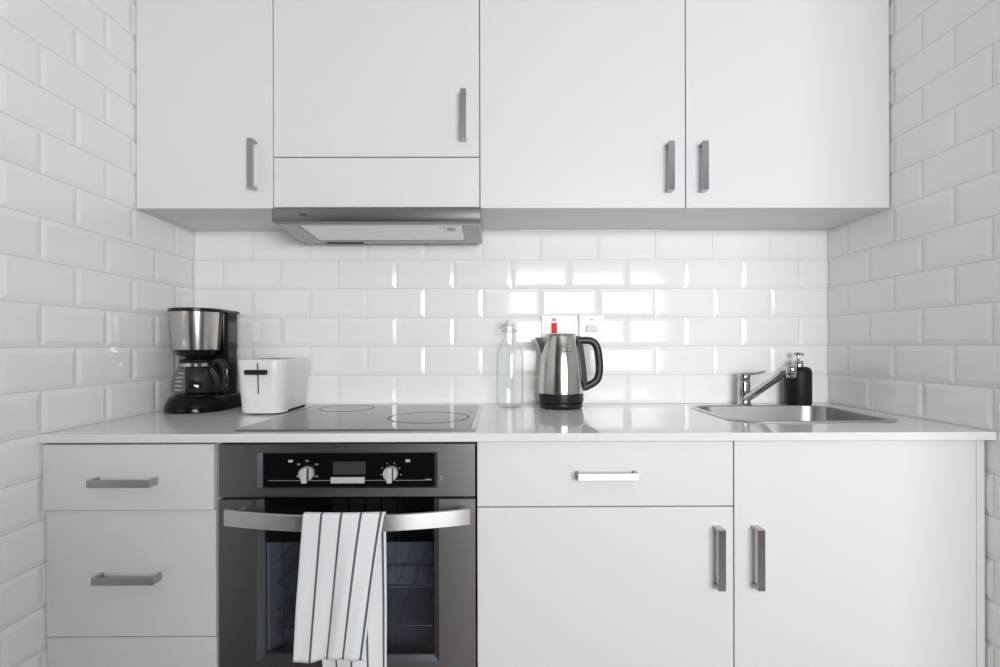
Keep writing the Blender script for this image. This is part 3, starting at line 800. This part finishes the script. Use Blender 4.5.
loft(bm, [rrect(MX + .004, -.085, .070, .040, .016, ZC + .0490), rrect(MX + .004, -.085, .070, .040, .016, ZC + .185), rrect(MX + .002, -.085, .072, .042, .016, ZC + .200), rrect(MX + .002, -.085, .072, .042, .016, ZC + .3085)])
obj('tower', bm, M['black_gloss'], t, smooth=40)
# filter basket housing with its steel band
bm = bmesh.new(); lathe(bm, [(0, .172), (.050, .172), (.056, .176), (.060, .186), (.0655, .190), (.0738, .3085), (0, .3085)], c=(MX, BCY, ZC), n=56)
bh = obj('basket_housing', bm, M['black'], t, smooth=40)
bm = bmesh.new(); a0, a1 = math.radians(-190), math.radians(-8)
rin = [(.0662, .1915), (.0747, .3080), (.0757, .3080), (.0672, .1915)]
lathe(bm, rin + [rin[0]], c=(MX, BCY, ZC), n=48, a0=a0, a1=a1)
bmesh.ops.remove_doubles(bm, verts=bm.verts[:], dist=1e-6)
obj('steel_band', bm, M['kettle_steel'], bh, smooth=40)
bm = bmesh.new()
lid = []
for z, e in ((.3092, .0), (.3105, .003), (.3165, .003), (.3195, -.002)):
    ringp = []
    for i in range(25):
        a = PI + PI * i / 24
        ringp.append((MX + (.0770 + e) * math.cos(a), BCY + (.0770 + e) * math.sin(a), ZC + z))
    ringp += [(MX + .0765 + e, -.120, ZC + z), (MX + .0760 + e, -.050, ZC + z), (MX + .070, -.043 + e, ZC + z), (MX - .068, -.043 + e, ZC + z), (MX - .074 - e, -.050, ZC + z), (MX - .076 - e, -.120, ZC + z)]
    lid.append(ringp)
loft(bm, lid); obj('lid', bm, M['black'], t, smooth=30)
# jug
cj = (MX + .001, BCY - .004, ZC)
bm = bmesh.new()
jo = [(0, .0527), (.054, .0527), (.064, .056), (.0700, .066), (.0705, .078), (.0670, .098), (.0590, .120), (.0500, .136), (.0470, .1420)]
ji = [(.0450, .1420), (.0480, .1345), (.0570, .119), (.0650, .097), (.0685, .078), (.0680, .067), (.062, .058), (.052, .0552), (0, .0552)]
lathe(bm, jo + ji, c=cj, n=56)
jug = obj('carafe', bm, M['carafe_glass'], t, smooth=40)
bm = bmesh.new(); lathe(bm, [(.0475, .1390), (.0510, .1390), (.0518, .1400), (.0505, .1500), (.0480, .1510), (.0465, .1500), (.0475, .1390)], c=cj, n=48)
obj('band', bm, M['chrome'], jug, smooth=40)
bm = bmesh.new(); lathe(bm, [(0, .1514), (.0480, .1514), (.0500, .1540), (.0480, .1600), (.030, .1640), (.014, .1650), (.012, .169), (0, .170)], c=cj, n=48)
obj('carafe_lid', bm, M['black'], jug, smooth=40)
# jug handle swings out to the front right
ha = math.radians(-9); ux, uy = math.cos(ha), math.sin(ha)
hp = lambda r, z: (cj[0] + ux * r, cj[1] + uy * r, ZC + z)
bm = bmesh.new(); pth = spline([hp(.0500, .1470), hp(.0680, .1560), hp(.0860, .1500), hp(.0960, .1300), hp(.0985, .1000), hp(.0960, .0760), hp(.0900, .0660)], 7)
sweep(bm, pth, .0120, .0065, n=14, up=(-uy, ux, 0), sq=.8)
obj('carafe_handle', bm, M['black_shiny'], jug, smooth=60)
for k in range(5):
    bm = bmesh.new(); z = .0700 + k * .0125
    rr = None
    for (r0, z0), (r1, z1) in zip(jo, jo[1:]):
        if z0 <= z <= z1: rr = lerp(r0, r1, (z - z0) / (z1 - z0))
    rr += .0004
    lathe(bm, [(rr, z - .0010), (rr + .0003, z - .0010), (rr + .0003, z + .0010), (rr, z + .0010), (rr, z - .0010)], c=cj, n=6, a0=math.radians(-116), a1=math.radians(-96))
    bmesh.ops.remove_doubles(bm, verts=bm.verts[:], dist=1e-7)
    obj('level_mark', bm, M['print'], jug)

# ------------------------------------------------------------------ toaster
TX, TD0, TD1 = -.6960, .052, .286
t = thing('toaster', 'white two-slot toaster standing between the coffee maker and the cooktop', 'toaster', (TX, -.165, ZC))
tc = -(TD0 + TD1) / 2; th_ = (TD1 - TD0) / 2
bm = bmesh.new()
R = lambda hx, dy, r, z: rrect(TX, tc, hx, th_ + dy, r, ZC + z, 10)
loft(bm, [R(.0590, -.008, .034, .0045), R(.0615, -.0035, .036, .0060), R(.0630, -.002, .036, .012), R(.0660, .001, .038, .060), R(.0700, .004, .040, .120), R(.0735, .006, .042, .155), R(.0725, .005, .041, .1605), R(.0685, .001, .038, .1630)])
tb = obj('body', bm, M['white_plastic'], t, smooth=35)
for sx in (-.024, .024):
    obj('slot', boxm(TX + sx - .012, TX + sx + .012, TD0 + .045, TD1 - .045, ZC + .1626, ZC + .1637, bev=.0004), M['dark_gap'], tb)
obj('top_plate', boxm(TX - .048, TX + .048, TD0 + .030, TD1 - .030, ZC + .1620, ZC + .1634, bev=.0006), M['grey_plastic'], tb)
bm = bmesh.new()
loft(bm, [rrect(TX, tc + .012, .0640, th_ - .045, .012, ZC + .0006), rrect(TX, tc + .012, .0650, th_ - .045, .012, ZC + .0110)])
obj('foot_gap_shade', bm, M['black'], t)  # black foot set proud of the body, imitates the shaded gap underneath
fy = lambda z: TD1 + lerp(-.002, .006, (z - .012) / .143)
bm = bmesh.new(); w = .0016
extrude_poly(bm, [(TX - w, -fy(.062) - .0002, ZC + .062), (TX + w, -fy(.062) - .0002, ZC + .062), (TX + w, -fy(.1525) - .0002, ZC + .1525), (TX - w, -fy(.1525) - .0002, ZC + .1525)], (0, -.0008, 0))
obj('lever_slot', bm, M['dark_gap'], tb)
lvz = .1265
obj('lever', boxm(TX - .0320, TX + .0320, fy(lvz) + .0060, fy(lvz) + .0190, ZC + lvz - .0070, ZC + lvz + .0070, bev=.003, seg=3), M['charcoal'], t)
obj('lever_stem', boxm(TX - .0012, TX + .0012, fy(lvz) + .0004, fy(lvz) + .0062, ZC + lvz - .004, ZC + lvz + .004), M['charcoal'], t)

# ------------------------------------------------------------------ wall switches
t = thing('cooker_switch', 'white wall switch plate with a red rocker behind the kettle', 'switch', (.215, -.005, ZC + .26))
pl = obj('plate', boxm(.151, .278, .0006, .0095, ZC + .2200, ZC + .3070, bev=.002), M['white_plastic'], t)
rk = obj('rocker', boxm(.1865, .2055, .0096, .0135, ZC + .2440, ZC + .2800, bev=.0015), M['red'], t)
obj('indicator', boxm(.1885, .2035, .0096, .0108, ZC + .2860, ZC + .2960, bev=.0005), M['pink'], t)
t = thing('wall_socket', 'white wall socket plate with a grey cover, just above the kettle handle', 'socket', (.325, -.005, ZC + .26))
obj('plate', boxm(.2820, .3690, .0006, .0095, ZC + .2200, ZC + .3070, bev=.002), M['white_plastic'], t)
bm = bmesh.new(); zz = ZC
extrude_poly(bm, [(.3060, -.0096, zz + .2500), (.3440, -.0096, zz + .2500), (.3440, -.0096, zz + .2640), (.3370, -.0096, zz + .2720), (.3130, -.0096, zz + .2720), (.3060, -.0096, zz + .2640)], (0, -.006, 0), bev=.0012)
obj('cover', bm, M['grey_plastic'], t)
obj('neon', boxm(.3200, .3300, .0096, .0105, ZC + .2900, ZC + .2930, bev=.0004), M['print_grey'], t)

# ------------------------------------------------------------------ camera
cam = bpy.data.cameras.new('camera'); co = bpy.data.objects.new('camera', cam); COL.objects.link(co)
cam.sensor_width = 36; cam.lens = 519.46 * 36 / 1000
cam.shift_x = .00036; cam.shift_y = .01263; cam.clip_start = .05
yaw, roll = .0043, .0023
co.matrix_world = Matrix.Translation((0, -1.8022, ZC + .2003)) @ Matrix.Rotation(-yaw, 4, 'Z') @ Matrix.Rotation(PI / 2, 4, 'X') @ Matrix.Rotation(-roll, 4, 'Z')
S.camera = co

# ------------------------------------------------------------------ light
def area(name, loc, rot, sx, sy, power, col):
    l = bpy.data.lights.new(name, 'AREA'); l.shape = 'RECTANGLE'; l.size = sx; l.size_y = sy; l.energy = power; l.color = col
    o = bpy.data.objects.new(name, l); COL.objects.link(o); o.location = loc; o.rotation_euler = rot; return o
WM = 1.15     # sky above, the duller street below
xc, wx = (WX0 + WX1) / 2, WX1 - WX0 - .1
area('window_daylight', (xc, -(RD + .11), (WM + WZ1 - .05) / 2), (PI / 2, 0, 0), wx, WZ1 - .05 - WM, 116, (0.965, 0.975, 1.0))
area('window_daylight_low', (xc, -(RD + .11), (WM + WZ0 + .05) / 2), (PI / 2, 0, 0), wx, WM - WZ0 - .05, 20, (0.95, 0.97, 1.0))
# weak warm fill added under the ceiling, no real fitting there
area('added_warm_fill', (0.2, -2.6, H - .02), (0, 0, 0), .5, .5, 1.5, (1.0, 0.95, 0.88))
w = bpy.data.worlds.new('sky'); S.world = w; w.use_nodes = True
w.node_tree.nodes['Background'].inputs['Color'].default_value = (.8, .9, 1, 1); w.node_tree.nodes['Background'].inputs['Strength'].default_value = 0.6

S.view_settings.view_transform = 'Standard'; S.view_settings.look = 'None'; S.view_settings.gamma = 1.0
S.view_settings.use_curve_mapping = False; S.view_settings.exposure = -0.5
S.cycles.max_bounces = 14; S.cycles.diffuse_bounces = 6; S.cycles.glossy_bounces = 6; S.cycles.transmission_bounces = 10; S.cycles.transparent_max_bounces = 12
S.cycles.use_denoising = True
S.cycles.sample_clamp_indirect = 6.0
